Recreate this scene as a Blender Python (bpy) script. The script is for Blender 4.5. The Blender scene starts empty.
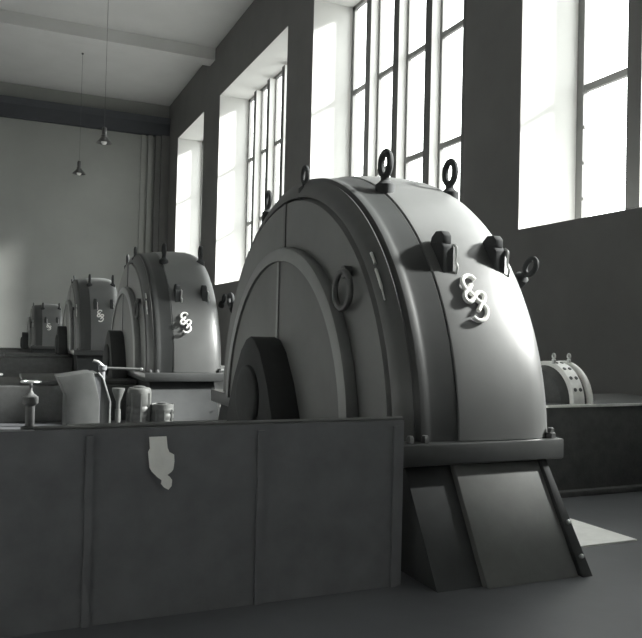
import bpy, bmesh, math, random
from mathutils import Vector, Matrix
random.seed(7)
SC = bpy.context.scene
C = SC.collection
PI = math.pi
R_ = math.radians

# ------------------------------------------------------------------ materials
def mat(name, col, rough=0.5, spec=0.5, metal=0.0, noise=0.0, nscale=3.0, bump=0.0, bscale=40.0, rvar=0.0):
    m = bpy.data.materials.new(name); m.use_nodes = True
    nt = m.node_tree; b = nt.nodes['Principled BSDF']
    if not isinstance(col, tuple): col = (col, col*1.01, col*1.0)
    b.inputs['Base Color'].default_value = (*col, 1)
    b.inputs['Roughness'].default_value = rough
    b.inputs['Specular IOR Level'].default_value = spec
    b.inputs['Metallic'].default_value = metal
    tc = nt.nodes.new('ShaderNodeTexCoord')
    if noise > 0 or rvar > 0:
        n = nt.nodes.new('ShaderNodeTexNoise'); n.inputs['Scale'].default_value = nscale
        n.inputs['Detail'].default_value = 6; n.inputs['Roughness'].default_value = 0.6
        nt.links.new(tc.outputs['Object'], n.inputs['Vector'])
        if noise > 0:
            r = nt.nodes.new('ShaderNodeMapRange')
            r.inputs['From Min'].default_value = 0.3; r.inputs['From Max'].default_value = 0.7
            r.inputs['To Min'].default_value = 1-noise; r.inputs['To Max'].default_value = 1+noise
            nt.links.new(n.outputs['Fac'], r.inputs['Value'])
            mx = nt.nodes.new('ShaderNodeVectorMath'); mx.operation = 'SCALE'
            mx.inputs[0].default_value = col
            nt.links.new(r.outputs['Result'], mx.inputs['Scale'])
            nt.links.new(mx.outputs['Vector'], b.inputs['Base Color'])
        if rvar > 0:
            r2 = nt.nodes.new('ShaderNodeMapRange')
            r2.inputs['From Min'].default_value = 0.3; r2.inputs['From Max'].default_value = 0.7
            r2.inputs['To Min'].default_value = rough-rvar; r2.inputs['To Max'].default_value = rough+rvar
            nt.links.new(n.outputs['Fac'], r2.inputs['Value'])
            nt.links.new(r2.outputs['Result'], b.inputs['Roughness'])
    if bump > 0:
        n2 = nt.nodes.new('ShaderNodeTexNoise'); n2.inputs['Scale'].default_value = bscale
        n2.inputs['Detail'].default_value = 4
        nt.links.new(tc.outputs['Object'], n2.inputs['Vector'])
        bp = nt.nodes.new('ShaderNodeBump'); bp.inputs['Strength'].default_value = bump
        bp.inputs['Distance'].default_value = 0.02
        nt.links.new(n2.outputs['Fac'], bp.inputs['Height'])
        nt.links.new(bp.outputs['Normal'], b.inputs['Normal'])
    return m

M = {}
M['paint'] = mat('dark_machine_paint', (.105,.108,.107), .40, .8, noise=.10, nscale=1.6, bump=.12, bscale=2.2, rvar=.03)
M['cover'] = mat('end_cover_paint', (.125,.128,.126), .55, .35, noise=.10, nscale=2.0, bump=.05, bscale=6)
M['band'] = mat('dark_band_paint', (.17,.175,.174), .45, .4, noise=.1)
M['rimshade'] = mat('rim_shade_black', (.035,.037,.037), .42, .4, noise=.1)
M['ringband'] = mat('ring_paint', (.07,.072,.072), .45, .4, noise=.1)
M['pedestal'] = mat('pedestal_paint', (.045,.047,.048), .8, .15, noise=.15)
M['iron'] = mat('cast_iron', (.075,.077,.077), .55, .4, noise=.2, nscale=8, bump=.2, bscale=30)
M['flange'] = mat('flange_steel', (.055,.057,.057), .30, .5, noise=.15, nscale=4)
M['skirt'] = mat('skirt_paint', (.12,.123,.12), .75, .2, noise=.15, nscale=3)
M['steel'] = mat('worn_steel', (.62,.63,.62), .28, .5, metal=.9, noise=.1, nscale=10)
M['white_metal'] = mat('white_enamel', (.86,.86,.83), .35, .5)
M['bright_drum'] = mat('pale_drum_metal', (.80,.80,.77), .30, .5, noise=.12, nscale=9)
M['dark'] = mat('dark_steel', (.135,.138,.145), .5, .4, noise=.15, nscale=4)
M['casing'] = mat('grey_casing_paint', (.08,.083,.082), .45, .4, noise=.15, nscale=4)
M['ribbed'] = mat('pale_cast_metal', (.105,.108,.105), .45, .4, noise=.2, nscale=7)
M['floor'] = mat('dark_polished_floor', (.085,.088,.094), .45, .4, noise=.18, nscale=.9, bump=.04, bscale=8)
M['sunpatch'] = mat('sun_patch_white', (.86,.86,.83), .6, .3, noise=.08, nscale=5)
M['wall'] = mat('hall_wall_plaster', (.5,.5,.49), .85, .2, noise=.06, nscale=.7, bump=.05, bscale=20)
M['dado'] = mat('dark_wall', (.14,.139,.135), .7, .25, noise=.08, nscale=.8)
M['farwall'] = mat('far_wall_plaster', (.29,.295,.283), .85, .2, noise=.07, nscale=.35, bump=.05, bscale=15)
M['reveal'] = mat('white_reveal', (.68,.68,.665), .8, .2, noise=.03, nscale=.8)
M['ceil'] = mat('ceiling_plaster', (.55,.55,.54), .85, .2, noise=.05, nscale=.5)
M['cornice'] = mat('dark_cornice_paint', (.06,.064,.072), .7, .3, noise=.06)
M['frame'] = mat('grey_window_steel', (.20,.20,.195), .5, .4)
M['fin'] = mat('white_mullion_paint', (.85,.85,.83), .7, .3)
M['finshade'] = mat('mullion_face_shade', (.09,.09,.088), .6, .3)
M['lamp'] = mat('lamp_shade_enamel', (.07,.07,.07), .35, .5)
M['lampin'] = mat('lamp_inner_enamel', (.8,.8,.78), .3, .5)
M['bright_patch'] = mat('bright_patch_white', (.80,.80,.77), .9, .1, noise=.08, nscale=8)
# window glass: clear pane with a faint surface reflection
g = bpy.data.materials.new('window_glass'); g.use_nodes = True
nt = g.node_tree; nt.nodes.clear()
o = nt.nodes.new('ShaderNodeOutputMaterial'); t = nt.nodes.new('ShaderNodeBsdfTransparent')
gl = nt.nodes.new('ShaderNodeBsdfGlossy'); gl.inputs['Roughness'].default_value = .05
t.inputs['Color'].default_value = (.96,.97,.96,1)
lw = nt.nodes.new('ShaderNodeLayerWeight'); lw.inputs['Blend'].default_value = .5
pw = nt.nodes.new('ShaderNodeMath'); pw.operation = 'POWER'; pw.inputs[1].default_value = 4
fr = nt.nodes.new('ShaderNodeMath'); fr.operation = 'MULTIPLY_ADD'; fr.inputs[1].default_value = .5; fr.inputs[2].default_value = .02
nt.links.new(lw.outputs['Facing'], pw.inputs[0]); nt.links.new(pw.outputs[0], fr.inputs[0])
mx = nt.nodes.new('ShaderNodeMixShader')
nt.links.new(fr.outputs[0], mx.inputs[0]); nt.links.new(t.outputs[0], mx.inputs[1])
nt.links.new(gl.outputs[0], mx.inputs[2]); nt.links.new(mx.outputs[0], o.inputs[0])
M['glass'] = g

# ------------------------------------------------------------------ mesh helpers
class MB:
    def __init__(s): s.v = []; s.f = []; s.mi = []
    def add(s, vs, fs, mi=0):
        b = len(s.v); s.v += [tuple(v) for v in vs]
        for f in fs: s.f.append([b+i for i in f]); s.mi.append(mi)
        return s
    def box(s, x0, x1, y0, y1, z0, z1, mi=0):
        vs = [(x,y,z) for x in (x0,x1) for y in (y0,y1) for z in (z0,z1)]
        return s.add(vs, [(0,1,3,2),(4,6,7,5),(0,4,5,1),(2,3,7,6),(0,2,6,4),(1,5,7,3)], mi)
    def hexa(s, bottom, top, mi=0):
        return s.add(list(bottom)+list(top), [(3,2,1,0),(4,5,6,7),(0,1,5,4),(1,2,6,5),(2,3,7,6),(3,0,4,7)], mi)
    def prism(s, poly, axis, a, b, mi=0):
        """poly in the two other axes (cyclic order), extruded a..b along axis"""
        n = len(poly); vs = []
        for q in (a, b):
            for (u, v) in poly:
                vs.append({'x': (q,u,v), 'y': (u,q,v), 'z': (u,v,q)}[axis])
        fs = [tuple(range(n))[::-1], tuple(range(n, 2*n))]
        fs += [(i, (i+1) % n, n+(i+1) % n, n+i) for i in range(n)]
        return s.add(vs, fs, mi)
    def sector(s, prof, a0, a1, n, yc=0, zc=0, mi=0):
        """closed profile (x, r) swept about the x axis; 0 = front (-y), 90 = up"""
        full = abs(a1-a0) >= 359.9
        k = len(prof); vs = []; fs = []
        m = n if full else n+1
        for i in range(m):
            a = R_(a0+(a1-a0)*i/n)
            for x, r in prof: vs.append((x, yc-r*math.cos(a), zc+r*math.sin(a)))
        for i in range(n):
            i2 = (i+1) % m
            for j in range(k):
                j2 = (j+1) % k
                fs.append((i*k+j, i*k+j2, i2*k+j2, i2*k+j))
        if not full:
            fs.append(tuple(range(k))); fs.append(tuple(range((m-1)*k, m*k))[::-1])
        return s.add(vs, fs, mi)
    def lathe(s, prof, n=24, loc=(0,0,0), axis=(0,0,1), mi=0):
        """profile (r, h) about axis through loc"""
        ax = Vector(axis).normalized(); q = Vector((0,0,1)).rotation_difference(ax)
        k = len(prof); vs = []; fs = []
        for i in range(n):
            a = 2*PI*i/n
            for r, h in prof: vs.append(Vector(loc)+q @ Vector((r*math.cos(a), r*math.sin(a), h)))
        for i in range(n):
            i2 = (i+1) % n
            for j in range(k-1): fs.append((i*k+j, i2*k+j, i2*k+j+1, i*k+j+1))
        fs.append(tuple(i*k for i in range(n))[::-1]); fs.append(tuple(i*k+k-1 for i in range(n)))
        return s.add(vs, fs, mi)
    def tube(s, pts, r, n=10, closed=False, mi=0, up=(0,0,1)):
        pts = [Vector(p) for p in pts]; m = len(pts); vs = []; fs = []
        rr = r if isinstance(r, (list, tuple)) else [r]*m
        prev = None
        for i, p in enumerate(pts):
            if closed: t = pts[(i+1) % m]-pts[i-1]
            else: t = pts[min(i+1, m-1)]-pts[max(i-1, 0)]
            t.normalize()
            if prev is None:
                u = Vector(up)
                if abs(u.dot(t)) > .9: u = Vector((1,0,0))
            else: u = prev
            a = (u-t*u.dot(t)).normalized(); prev = a; b = t.cross(a)
            for j in range(n):
                w = 2*PI*j/n
                vs.append(p+(a*math.cos(w)+b*math.sin(w))*rr[i])
        for i in range(m if closed else m-1):
            i2 = (i+1) % m
            for j in range(n): fs.append((i*n+j, i*n+(j+1) % n, i2*n+(j+1) % n, i2*n+j))
        if not closed:
            fs.append(tuple(range(n))[::-1]); fs.append(tuple(range((m-1)*n, m*n)))
        return s.add(vs, fs, mi)
    def torus(s, c, u, w, ru, rw, r, n=28, k=10, mi=0):
        c, u, w = Vector(c), Vector(u).normalized(), Vector(w).normalized()
        pts = [c+u*ru*math.cos(2*PI*i/n)+w*rw*math.sin(2*PI*i/n) for i in range(n)]
        return s.tube(pts, r, k, True, mi, up=u.cross(w))
    def build(s, name, mats, parent=None, loc=(0,0,0), bevel=0, smooth=35):
        me = bpy.data.meshes.new(name); me.from_pydata([tuple(v) for v in s.v], [], s.f)
        for i, p in enumerate(me.polygons): p.material_index = s.mi[i]
        if not isinstance(mats, (list, tuple)): mats = [mats]
        for m in mats: me.materials.append(m)
        bm = bmesh.new(); bm.from_mesh(me)
        bmesh.ops.recalc_face_normals(bm, faces=bm.faces)
        if bevel > 0:
            es = [e for e in bm.edges if len(e.link_faces) == 2 and e.calc_face_angle(0) > R_(40)]
            bmesh.ops.bevel(bm, geom=es, offset=bevel, segments=2, profile=.5, affect='EDGES', clamp_overlap=True)
        for f in bm.faces: f.smooth = True
        for e in bm.edges:
            if len(e.link_faces) == 2 and e.calc_face_angle(0) > R_(smooth): e.smooth = False
        bm.to_mesh(me); bm.free()
        ob = bpy.data.objects.new(name, me); ob.location = loc; C.objects.link(ob)
        if parent: ob.parent = parent
        return ob

def tag(ob, label=None, cat=None, group=None, kind=None):
    if label: ob['label'] = label
    if cat: ob['category'] = cat
    if group: ob['group'] = group
    if kind: ob['kind'] = kind
    return ob
def empty(name, loc, label, cat, group=None):
    ob = bpy.data.objects.new(name, None); ob.location = loc; ob.empty_display_size = .2
    C.objects.link(ob); return tag(ob, label, cat, group)
def copy_tree(ob, parent=None):
    c = ob.copy(); C.objects.link(c)
    if parent: c.parent = parent
    for ch in list(ob.children): copy_tree(ch, c)
    return c
def struct(ob): ob['kind'] = 'structure'; return ob
def crom(pts, per=8):
    """smooth curve through points"""
    P = [Vector(p) for p in pts]; P = [2*P[0]-P[1]]+P+[2*P[-1]-P[-2]]; out = []
    for i in range(1, len(P)-2):
        for j in range(per):
            t = j/per; a, b, c, d = P[i-1:i+3]
            out.append(.5*((2*b)+(c-a)*t+(2*a-5*b+4*c-d)*t*t+(3*b-a-3*c+d)*t**3))
    out.append(P[-2]); return out

# ------------------------------------------------------------------ the hall
WX, WT = 9.0, 1.5              # inner face and thickness of the window wall
SILL, HEAD, TOP = 3.70, 12.29, 14.75
FARY, BACKY, LEFTX = 43.3, -9.0, -6.0
OPEN = [(-6.2, -1.2), (2.6, 11.3), (13.15, 21.62), (23.9, 32.42), (35.2, 40.8)]  # first opening lies unseen behind the camera, added for frontal fill light

struct(MB().box(LEFTX-.4, WX+WT+.2, BACKY-.4, FARY+.5, -.3, 0).build('floor', M['floor']))
struct(MB().box(LEFTX-.4, WX+WT+.2, BACKY-.4, FARY+.5, TOP, TOP+.3).build('ceiling', M['ceil']))
struct(MB().box(LEFTX-.4, LEFTX, BACKY, FARY, 0, TOP).build('wall_left', M['wall']))
struct(MB().box(LEFTX-.4, WX+WT, BACKY-.4, BACKY, 0, TOP).build('wall_back', M['wall']))
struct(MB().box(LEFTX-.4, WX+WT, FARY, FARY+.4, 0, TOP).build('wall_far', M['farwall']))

w = MB()
edges = [BACKY]+[e for ab in OPEN for e in ab]+[FARY]
w.box(WX, WX+WT, BACKY, FARY, 0, SILL-.004)
w.box(WX, WX+WT, BACKY, FARY, HEAD+.004, TOP)
for i in range(0, len(edges), 2):
    w.box(WX, WX+WT, edges[i]+(0.004 if i else 0), edges[i+1]-(0.004 if i < len(edges)-2 else 0), SILL-.004, HEAD+.004)
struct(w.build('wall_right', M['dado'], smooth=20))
rv = MB()                       # lining of the deep window reveals, coloured paler than the wall
for a, b in OPEN:
    rv.box(WX+.012, WX+WT-.002, b-.002, b+.003, SILL, HEAD)
    rv.box(WX+.012, WX+WT-.002, a-.003, a+.002, SILL, HEAD)
    rv.box(WX+.012, WX+WT-.002, a, b, SILL-.003, SILL+.002)
    rv.box(WX+.012, WX+WT-.002, a, b, HEAD-.002, HEAD+.003)
struct(rv.build('trim_1', M['reveal'], smooth=20))

# far wall: dark cornice, stepped corner pilasters
struct(MB().prism([(FARY,12.85),(FARY-.35,12.85),(FARY-.35,13.55),(FARY-.5,13.9),(FARY,13.9)], 'x', LEFTX, WX-.01).build('trim_2', M['cornice'], smooth=20))
struct(MB().box(7.42, 7.66, FARY-.10, FARY, 0, 12.85).box(7.80, 8.04, FARY-.18, FARY, 0, 12.85).build('trim_3', M['farwall']))
struct(MB().box(8.22, 8.50, FARY-.28, FARY, 0, 12.85).box(8.50, WX-.01, FARY-.5, FARY, 0, 12.85).build('trim_4', M['dado']))
for k, y in enumerate((12.2, 22.8, 33.8)):   # deep transverse ceiling beams on the piers
    struct(MB().box(LEFTX, WX-.01, y-.45, y+.45, TOP-.55, TOP).build('trim_%d' % (5+k), M['ceil']))

FIN0 = 1.80
for wi, (a, b) in enumerate(OPEN):
    n = max(3, int((b-a)/1.73))
    fr = MB()
    GX = WX+WT-.065
    fr.box(GX-.06, GX+.06, a, a+.16, SILL, HEAD).box(GX-.06, GX+.06, b-.18, b, SILL, HEAD)
    fr.box(GX-.06, GX+.06, a, b, SILL, SILL+.12).box(GX-.06, GX+.06, a, b, HEAD-.12, HEAD)
    root = struct(fr.build('window_%d' % (wi+1), M['frame']))  # window_1 is the added unseen one behind the camera
    ys = [b]
    y = b-FIN0
    while y-.3 > a+.5:
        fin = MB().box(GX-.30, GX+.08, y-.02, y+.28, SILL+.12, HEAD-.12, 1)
        fin.box(GX-.308, GX-.30, y-.02, y+.29, SILL+.12, HEAD-.12, 0)  # thin dark sheet paints the shade on the mullion's room side
        fo = fin.build('mullion', [M['finshade'], M['fin']], root)
        st = MB().box(GX-.05, GX+.05, y-.13, y-.02, SILL+.12, HEAD-.12).build('casement_stile', M['frame'], root)
        ys.append(y); y -= 1.73
    ys.append(a)
    tr = MB()
    for z in (6.55, 9.45): tr.box(GX-.045, GX+.045, a+.1, b-.1, z-.07, z+.07)
    tr.build('transom', M['frame'], root)
    for i in range(len(ys)-1):
        MB().box(GX-.006, GX+.006, ys[i+1]+.1, ys[i]-.1, SILL+.1, HEAD-.1).build('pane', M['glass'], root)
    if wi == 1:
        for z in (4.35, 5.05, 5.75, 6.45):
            MB().box(GX-.10, GX-.05, b-.26, b-.17, z, z+.05).build('hinge', M['frame'], root)

# ------------------------------------------------------------------ pendant lamps
def lamp(x, y, z, label):
    root = empty('pendant_lamp', (x, y, z), label, 'lamp', 'pendant lamps in the far part of the hall')
    MB().tube([(0,0,.62),(0,0,TOP-z-.02)], .007, 6).build('cord', M['lamp'], root)
    MB().lathe([(.05,TOP-z-.06),(.05,TOP-z-.005)], 12).build('ceiling_rose', M['lamp'], root)
    MB().lathe([(.02,.64),(.07,.62),(.10,.56),(.09,.32),(.115,.30),(.115,.25),(.08,.24)], 20).build('lamp_neck', M['lamp'], root)
    sh = MB().lathe([(.09,.27),(.13,.22),(.20,.13),(.30,.02),(.31,0),(.29,0),(.19,.12),(.12,.20),(.05,.24)], 28).build('lamp_shade', [M['lamp']], root)
    MB().lathe([(.03,.20),(.09,.12),(.115,.03),(.08,-.045),(.02,-.07)], 16).build('bulb', M['lampin'], sh)
    return root
lamp(3.73, 30.2, 8.95, 'dark pendant lamp hanging higher, the right one of the two near the far wall')
lamp(3.45, 36.9, 8.95, 'small dark pendant lamp hanging lower, left one of the two near the far wall')

# ------------------------------------------------------------------ generators
ZC, RB, FZ = .82, 2.36, .75    # shaft height, drum radius, flange underside
def on_rim(th, r=RB): a = R_(th); return Vector((0, -r*math.cos(a), ZC+r*math.sin(a)))
def rad(th): a = R_(th); return Vector((0, -math.cos(a), math.sin(a)))
def tan(th): a = R_(th); return Vector((0, math.sin(a), math.cos(a)))
SHADED_RIM = [(-.57,0),(-.57,2.24),(-.54,2.30),(-.51,2.328),(-.47,2.335),(-.45,2.330),(-.42,2.332),(-.36,2.342),(-.28,2.357),(-.235,2.366),(-.225,2.36),(-.225,0)]
STATOR = [(-.225,0),(-.225,2.366),(-.215,2.374),
          (-.18,2.38),(-.08,2.391),(.02,2.401),(.12,2.407),(.22,2.41),(.32,2.41),(.41,2.404),(.48,2.392),(.54,2.372),(.59,2.342),(.63,2.30),(.66,2.24),(.675,2.15),(.68,2.05),(.68,0)]
def eye(root, x, th, r, big=1.0, name='lifting_eye'):
    p = on_rim(th, r-.03)+Vector((x,0,0)); n = rad(th)
    e = MB()
    e.lathe([(.075*big,0),(.075*big,.10*big),(.055*big,.115*big),(.035*big,.13*big),(.035*big,.17*big)], 16, p, n)
    e.torus(p+n*(.265*big), n, tan(th), .098*big, .070*big, .028*big)
    return e.build(name, M['pedestal'], root)
def vert_eye(root, x, y, z, s, name='lifting_eye'):
    e = MB(); p = Vector((x,y,z))
    e.lathe([(.085*s,-.10),(.085*s,.07*s),(.06*s,.09*s),(.04*s,.11*s),(.038*s,.16*s)], 16, p)
    e.torus(p+Vector((0,0,.255*s)), (0,0,1), (0,1,0), .105*s, .082*s, .030*s)
    return e.build(name, M['pedestal'], root)

EMB_P = [(228,180),(192,235),(152,262),(143,303),(172,342),(218,342),(255,300),(285,262),(330,252),(370,282),(362,325),(328,368),(290,428)]
EMB_Q = [(275,128),(245,97),(192,88),(145,112),(130,163),(160,222),(215,262),(255,300),(292,335),(345,365),(388,410),(387,465),(345,512),(285,518),(232,490)]
def make_generator(loc, label):
    root = empty('hydro_generator', loc, label, 'generator', 'hydro generators in a row down the hall')
    a0 = math.degrees(math.asin((FZ+.155-ZC)/RB))
    MB().sector(STATOR, a0, 180-a0, 96, 0, ZC).build('stator_casing', M['paint'], root, smooth=28)
    MB().sector(SHADED_RIM, a0, 180-a0, 96, 0, ZC).build('shaded_rim_band', M['rimshade'], root, smooth=28)  # left part of the rim, coloured dark for the shade on it
    # end face: cover plate with ring joint, dark seam, inner bearing housing
    MB().sector([(-.585,0),(-.585,2.10),(-.60,2.13),(-.655,2.10),(-.655,1.70),(-.655,0)], a0, 180-a0, 80, 0, ZC).build('end_cover', M['cover'], root)
    MB().sector([(-.56,2.14),(-.635,2.14),(-.635,2.17),(-.60,2.24),(-.555,2.305),(-.54,2.30)], a0, 180-a0, 96, 0, ZC).build('end_ring', M['ringband'], root)
    MB().sector([(-.64,1.50),(-.66,1.645),(-.72,1.655),(-.76,1.64),(-.77,1.60),(-.77,1.52),(-.66,1.52)], a0, 180-a0, 72, 0, ZC).build('housing_ring', M['band'], root)
    MB().sector([(-.64,0),(-.64,1.53),(-.735,1.53),(-.75,1.50),(-.75,0)], a0, 180-a0, 72, 0, ZC).build('bearing_housing', M['cover'], root)
    MB().box(-.668,-.64, .05,.11, ZC+1.66, ZC+2.10).build('seam_strip', M['ringband'], root)
    MB().box(-.765,-.74, -.06,-.01, ZC+.75, ZC+1.51).build('seam_strip', M['band'], root)
    rr = MB(); rr.torus((-.72,-1.42,2.0), (0,0,1), (0,1,0), .15, .145, .026)
    rr.lathe([(.05,0),(.05,.10)], 12, (-.62,-1.42,2.15), (-1,0,0))
    rr.build('ring_handle', M['iron'], root)
    # bearing pedestal with cap in front of the end face
    pd = MB()
    pd.prism([(-.78,.02),(-.70,.80),(-.50,1.18),(-.28,1.46),(-.12,1.57),(0,1.60),(.12,1.57),(.28,1.46),(.50,1.18),(.70,.80),(.78,.02)], 'x', -1.02, -.74)
    pd.lathe([(.30,0),(.31,.02),(.30,.05),(.20,.07)], 28, (-1.01,0,ZC+.2), (-1,0,0))
    pd.build('bearing_pedestal', M['pedestal'], root, bevel=.03)
    MB().box(-3.5,-.66, -1.5,1.0, 0,.62).box(-2.6,-.66,-1.3,.85,.62,.70).build('dark_floor_block', M['iron'], root, bevel=.02)  # low dark boxes added to darken the sunny floor
    # flange, skirt below it
    fl = MB().box(-.72,.68, -2.43,2.43, FZ, FZ+.15)
    fl.build('base_flange', M['flange'], root, bevel=.012)
    bd = MB()
    bd.hexa([(-.62,-2.74,0),(.52,-2.74,0),(.52,2.7,0),(-.62,2.7,0)], [(-.62,-2.28,FZ),(.52,-2.28,FZ),(.52,2.28,FZ),(-.62,2.28,FZ)])
    bd.build('base_skirt', M['pedestal'], root)
    MB().hexa([(-.27,-2.80,0),(.50,-2.80,0),(.50,-2.70,0),(-.27,-2.70,0)], [(-.25,-2.34,FZ-.001),(.50,-2.34,FZ-.001),(.50,-2.25,FZ-.001),(-.25,-2.25,FZ-.001)]).build('front_panel', M['skirt'], root, bevel=.008)
    MB().hexa([(.505,-2.83,0),(.60,-2.83,0),(.60,-2.70,0),(.505,-2.70,0)], [(.505,-2.37,FZ-.001),(.56,-2.37,FZ-.001),(.56,-2.25,FZ-.001),(.505,-2.25,FZ-.001)]).build('corner_angle', M['pedestal'], root, bevel=.008)
    for f in (.16,.44):
        y = -2.83+.46*f; MB().lathe([(.016,0),(.016,.02),(.008,.024)], 8, (.555-.02*f, y, FZ*f), (0,-.85,.5)).build('bolt', M['steel'], root)
    for x, y in ((.60,-2.37),(.64,-2.22)):
        MB().lathe([(.04,0),(.04,.035),(.026,.04),(.026,.07),(.018,.075)], 6, (x, y, FZ+.153)).build('bolt', M['iron'], root)
    for x in (-.62,-.50): MB().lathe([(.03,0),(.03,.03),(.02,.05)], 6, (x, -2.36, FZ+.153)).build('bolt', M['iron'], root)
    # two great lifting eyes on the crown, smaller eyes on the rims
    vert_eye(root, -.19, -1.12, 2.885, 1.0); vert_eye(root, .53, -1.04, 2.90, 1.0)
    vert_eye(root, -.57, -.20, 2.99, .72); vert_eye(root, -.53, .96, 2.92, .78)
    eye(root, -.56, 151, 2.29, .95)
    q = eye(root, .78, 37, 2.18, .8)
    # terminal lugs standing on the rim
    for x in (-.095, .395):
        lg = MB()
        lg.prism([(-1.99,2.10),(-1.99,2.34),(-1.96,2.375),(-1.60,2.40),(-1.60,2.10)], 'x', x-.050, x+.050)
        lgo = lg.build('terminal_lug', M['pedestal'], root, bevel=.012)
        cp = MB().prism([(-1.975,2.36),(-1.975,2.43),(-1.94,2.465),(-1.86,2.47),(-1.80,2.43),(-1.78,2.36)], 'x', x-.040, x+.036)
        cp.build('lug_cap', M['pedestal'], lgo, bevel=.01)
        hp = [(x+.056,-1.97,2.36),(x+.062,-2.0,2.33),(x+.060,-2.0,2.23),(x+.072,-2.005,2.19),(x+.066,-2.0,2.13),(x+.052,-1.98,2.09)]
        MB().tube(crom(hp,5), .010, 8).build('lug_strap', M['steel'], lgo)
    # white tubular monogram on the rim
    ms = []
    for path in (EMB_P, EMB_Q):
        pts = []
        for (a, b) in path:
            dx = (a-257)/10.64*.00765; dy = -(b-305)/10.64*.00765
            v = dy/.80; u = (dx+.21*v)/.915
            th = 27.7+math.degrees(v/2.40)
            pts.append(on_rim(th, 2.422)+Vector((.045+u,0,0)))
        ms.append(crom(pts, 6))
    e = MB()
    for pts in ms: e.tube(pts, .018, 10)
    eo = e.build('monogram', M['white_metal'], root); eo['label'] = 'white looped monogram of two curled letters'
    # small bright clamp in the rim groove
    MB().tube(crom([on_rim(t, 2.24)+Vector((-.625,0,0)) for t in (29,32,35,36.5)],4), [.006]*4+[.012]*8+[.008], 8).build('groove_clip', M['steel'], root)
    MB().tube(crom([on_rim(t, 2.25)+Vector((-.62,0,0)) for t in (37.5,39,40.5)],4), .012, 8).build('groove_clip', M['steel'], root)
    return root
G1 = make_generator((3.27, 6.80, 0), 'huge dark nearest generator filling the middle of the hall')
G2 = copy_tree(G1); G2.location = (3.07, 15.1, 0)
for ch in G2.children:
    if ch.name.startswith('monogram'): ch.location = (-.05, -.09, -.17)
G2['label'] = 'second generator from the front, behind the huge one, right side lit'
G3 = copy_tree(G1); G3.scale = (1.04,1.04,1.04); G3.location = (3.0, 26.5, 0); G3['label'] = 'third generator from the front, just left of and behind the second one'
G4 = copy_tree(G1); G4.location = (2.2, 37.6, 0); G4.scale = (1,.84,.84); G4['label'] = 'smallest looking generator at far left before the end wall'

for g in (G2, G3, G4):          # their lower fronts stay plain
    for ch in list(g.children):
        if ch.name.split('.')[0] in ('front_panel', 'corner_angle'): bpy.data.objects.remove(ch)
# exciters beside the generators on their own bedplates
def make_exciter(loc, label):
    root = empty('exciter', loc, label, 'exciter', 'exciters on the window side')
    zc, r = .86, .46
    MB().box(-.62,1.9,-.72,.75,0,.93).box(-.66,1.94,-.80,.80,0,.06).build('bedplate', M['iron'], root, bevel=.01)
    MB().box(-.62,.75,-.735,-.70,.93,.955).build('bed_edge', M['bright_drum'], root)
    dr = MB().sector([(-.04,0),(-.04,r-.02),(-.025,r),(.13,r),(.145,r-.02),(.145,0)], 0, 180, 48, 0, .93-.0).build('drum', M['bright_drum'], root)
    MB().sector([(.145,0),(.145,r-.05),(.20,r-.05),(.20,0)], 0, 180, 48, 0, .93).build('drum_groove', M['iron'], root)
    MB().sector([(.20,0),(.20,r-.01),(.215,r+.005),(.25,r+.005),(.265,r-.01),(.265,0)], 0, 180, 48, 0, .93).build('end_ring', M['bright_drum'], root)
    MB().sector([(-.12,0),(-.12,r-.10),(-.04,r-.05),(-.04,0)], 0, 180, 48, 0, .93).build('end_plate', M['iron'], root)
    for th in (20, 38, 56, 74):
        for x in (.015,.09):
            a = R_(th); n = Vector((0,-math.cos(a),math.sin(a)))
            MB().lathe([(.022,-.01),(.022,.006),(.012,.008)], 10, Vector((x,0,.93))+n*r, n).build('vent_hole', M['iron'], dr)
    for x, y in ((-.02,-.12),(.22,-.10)):
        e = MB(); p = Vector((x,y,.93+r-.03)); e.lathe([(.024,0),(.024,.05),(.014,.06),(.014,.07)], 10, p)
        e.torus(p+Vector((0,0,.09)), (0,0,1), (0,1,0), .028, .024, .010, 16, 8); e.build('lifting_eye', M['steel'], root)
    MB().lathe([(.12,0),(.12,1.78)], 20, (-1.88,0,.75), (1,0,0)).build('shaft', M['steel'], root)
    return root
E1 = make_exciter((5.90, 6.82, 0), 'bright small drum on a dark bedplate right of the huge generator')
E2 = copy_tree(E1); E2.location = (5.95, 15.92, 0); E2['label'] = 'pale drum peeping out right of the second generator'

# ------------------------------------------------------------------ things on the left
b = empty('pit_barrier', (1.40, 4.30, 0), 'low dark steel barrier across the foreground, its top edge a thin pale line', 'barrier')
MB().box(-2.9,1.10,-.03,.03,.0,1.085).build('plate', M['dark'], b)
MB().tube([(-1.19,0,1.097),(1.10,0,1.097)], .011, 8).build('top_rail', M['ribbed'], b)
for x in (-1.9,-.9,.1,1.04): MB().box(x-.02,x+.02,-.045,-.028,0,1.05).build('stiffener', M['dark'], b)

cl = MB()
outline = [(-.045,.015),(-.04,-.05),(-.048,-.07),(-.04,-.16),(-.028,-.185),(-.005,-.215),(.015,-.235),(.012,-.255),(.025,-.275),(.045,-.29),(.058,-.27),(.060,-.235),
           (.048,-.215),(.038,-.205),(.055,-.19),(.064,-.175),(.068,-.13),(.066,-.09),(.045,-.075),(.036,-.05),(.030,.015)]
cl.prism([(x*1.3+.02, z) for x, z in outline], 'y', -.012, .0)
co = cl.build('light_patch', M['bright_patch'], None, (.86, 4.255, 1.02))  # pale sheet added as a painted patch of light on the barrier
tag(co, 'pale ragged patch of painted light on the low dark barrier', 'bright_patch')

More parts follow.
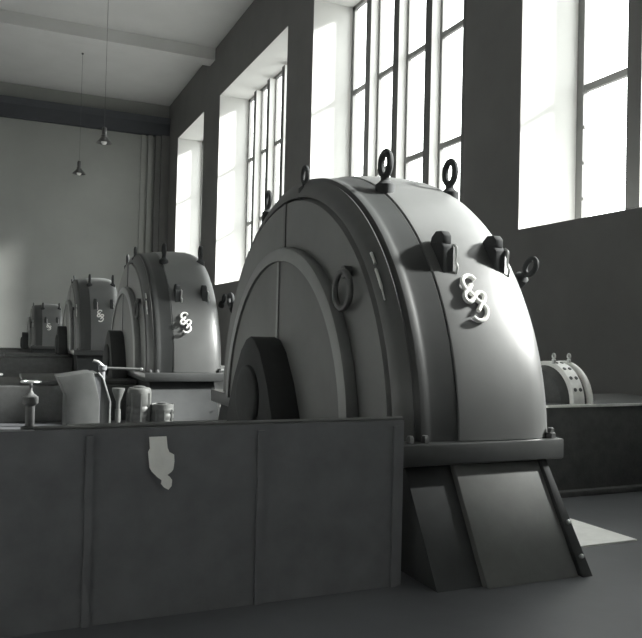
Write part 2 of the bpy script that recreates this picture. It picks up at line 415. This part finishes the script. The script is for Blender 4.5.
# hooded casing on the hall floor
k = empty('hooded_casing', (1.33, 12.0, 0), 'grey hooded casing with sloping top at the left behind the barrier', 'machine casing')
MB().prism([(-.32,0),(-.32,.60),(-.46,.90),(-.02,.97),(.06,.97),(.16,.55),(.16,0)], 'y', -.35, .35).build('body', M['casing'], k, bevel=.015)
MB().prism([(.17,0),(.17,.56),(.05,.955),(.13,.96),(.20,.88),(.315,.52),(.315,0)], 'y', -.33, .33).build('hood', M['casing'], k, bevel=.012)
MB().tube([(.13,-.34,.965),(.20,-.345,.885),(.315,-.345,.52),(.315,-.345,.02)], .014, 8).build('edge_strip', M['steel'], k)
MB().box(.06,.17,-.34,-.30,.02,.90).build('joint_strip', M['dark'], k)

# control lever
k = empty('control_lever', (1.66, 12.75, 0), 'long horizontal lever arm on a stand behind the hooded casing', 'lever')
MB().lathe([(.12,0),(.12,.04),(.05,.07),(.045,.92),(.07,.95),(.07,1.02)], 16).build('stand', M['dark'], k)
MB().tube([(-.15,0,1.10),(-.08,0,1.08),(.02,0,.99)], [.025,.03,.03], 10).build('handle', M['steel'], k)
MB().tube([(0,0,.98),(.62,0,.96)], .022, 10).build('lever_arm', M['casing'], k)
MB().lathe([(.004,-.032),(.028,-.016),(.032,0),(.028,.016),(.004,.032)], 12, (.64,0,.96)).build('knob', M['steel'], k)

# ribbed tanks
def tank(loc, r, h, label):
    k = empty('ribbed_tank', loc, label, 'tank', 'ribbed tanks behind the barrier')
    p = [(r*.9,0),(r,.02)]
    z = .05
    pr = [(r,0),(r,.16)]
    for i in range(3):
        z0 = .16+i*.11; pr += [(r,z0),(r*.93,z0+.02),(r*.93,z0+.04),(r,z0+.06)]
    pr += [(r,h-.06),(r*.95,h-.02),(r*.82,h)]
    MB().lathe(pr, 32).build('tank_body', M['ribbed'], k)
    for i in range(8):
        a = 2*PI*i/8; MB().box(r*.98*math.cos(a)-.012, r*.98*math.cos(a)+.012, r*.98*math.sin(a)-.02, r*.98*math.sin(a)+.02, .02, h-.08).build('rib', M['ribbed'], k)
    MB().lathe([(r*.5,h-.01),(r*.5,h+.02),(r*.2,h+.03)], 20).build('lid', M['casing'], k)
tank((2.16,12.1,0), .19, .70, 'taller pale ribbed tank behind the barrier, left of the two')
tank((2.52,12.0,0), .175, .44, 'shorter pale ribbed tank, to the right of the taller one')
k = empty('funnel_post', (1.80, 11.9, 0), 'slim pale post with a funnel head beside the ribbed tanks', 'post')
MB().lathe([(.06,0),(.06,.04),(.045,.05),(.045,.38)], 16).build('post', M['ribbed'], k)
MB().lathe([(.03,.38),(.035,.50),(.10,.68),(.10,.71),(.08,.71)], 20).build('funnel', M['ribbed'], k)

# valve with handwheel and railing in the dark at far left
def valve(loc, label, s=1.0):
    k = empty('hand_valve', loc, label, 'valve', 'hand valves at the far left'); k.scale = (s,s,s)
    MB().lathe([(.16,0),(.16,.05),(.08,.09),(.08,.45),(.14,.5),(.14,.62),(.06,.68),(.03,.74),(.03,.9)], 20).build('valve_body', M['iron'], k)
    wv = MB().torus((0,0,.9), (1,0,0), (0,1,0), .17, .17, .018, 28, 8)
    for i in range(3):
        a = PI*i/3; wv.tube([(-.17*math.cos(a),-.17*math.sin(a),.9),(.17*math.cos(a),.17*math.sin(a),.9)], .012, 6)
    wv.build('handwheel', M['steel'], k)
    return k
valve((.55,12.6,0), 'small hand valve left of the hooded casing', .85)
valve((-.05,12.3,0), 'small hand valve at the very left edge of the picture', 1.0)

# pale sheet on the floor painting the sun patch, right of the generator
sl = MB().prism([(3.99,4.55),(4.90,4.55),(4.86,5.40),(4.86,6.6),(3.99,6.6)], 'z', 0, .012).build('trim_8', M['sunpatch'])  # no real trim, stands in for the sun patch
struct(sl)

# ------------------------------------------------------------------ daylight
wd = bpy.data.worlds.new('World'); SC.world = wd; wd.use_nodes = True
nt = wd.node_tree; bg = nt.nodes['Background']
tc = nt.nodes.new('ShaderNodeTexCoord'); sp = nt.nodes.new('ShaderNodeSeparateXYZ')
nt.links.new(tc.outputs['Generated'], sp.inputs[0])
cr = nt.nodes.new('ShaderNodeValToRGB')
cr.color_ramp.elements[0].position = .46; cr.color_ramp.elements[0].color = (.35,.35,.34,1)
cr.color_ramp.elements[1].position = .53; cr.color_ramp.elements[1].color = (.96,.98,.97,1)
mp = nt.nodes.new('ShaderNodeMapRange'); mp.inputs['From Min'].default_value = -1; mp.inputs['From Max'].default_value = 1
nt.links.new(sp.outputs['Z'], mp.inputs['Value']); nt.links.new(mp.outputs['Result'], cr.inputs['Fac'])
nt.links.new(cr.outputs['Color'], bg.inputs['Color'])
bg.inputs['Strength'].default_value = 6

sl = bpy.data.lights.new('hazy_sun', 'SUN'); sl.energy = 30; sl.angle = R_(7); sl.color = (1,.99,.97)
so = bpy.data.objects.new('hazy_sun', sl); C.objects.link(so)
so.rotation_euler = (-Vector((.81,-.21,.51))).to_track_quat('-Z','Y').to_euler()

# ------------------------------------------------------------------ camera
cam = bpy.data.cameras.new('camera'); co = bpy.data.objects.new('camera', cam); C.objects.link(co)
Rv = Vector((0.91481139,-0.40314191,0.02442783)); Uv = Vector((-0.02995964,-0.00741979,0.99952357)); Fv = Vector((0.40276859,0.9151074,0.01886569))
mw = Matrix((Rv, Uv, -Fv)).transposed().to_4x4(); mw.translation = Vector((0,0,1.65)); co.matrix_world = mw
cam.sensor_width = 36; cam.sensor_fit = 'HORIZONTAL'; cam.lens = 740/642*36; cam.clip_end = 300
SC.camera = co
SC.view_settings.view_transform = 'Standard'; SC.view_settings.look = 'None'
SC.view_settings.exposure = 0.0; SC.view_settings.gamma = 1; SC.view_settings.use_curve_mapping = False
SC.cycles.use_denoising = True
SC.cycles.max_bounces = 12; SC.cycles.diffuse_bounces = 6; SC.cycles.transparent_max_bounces = 16
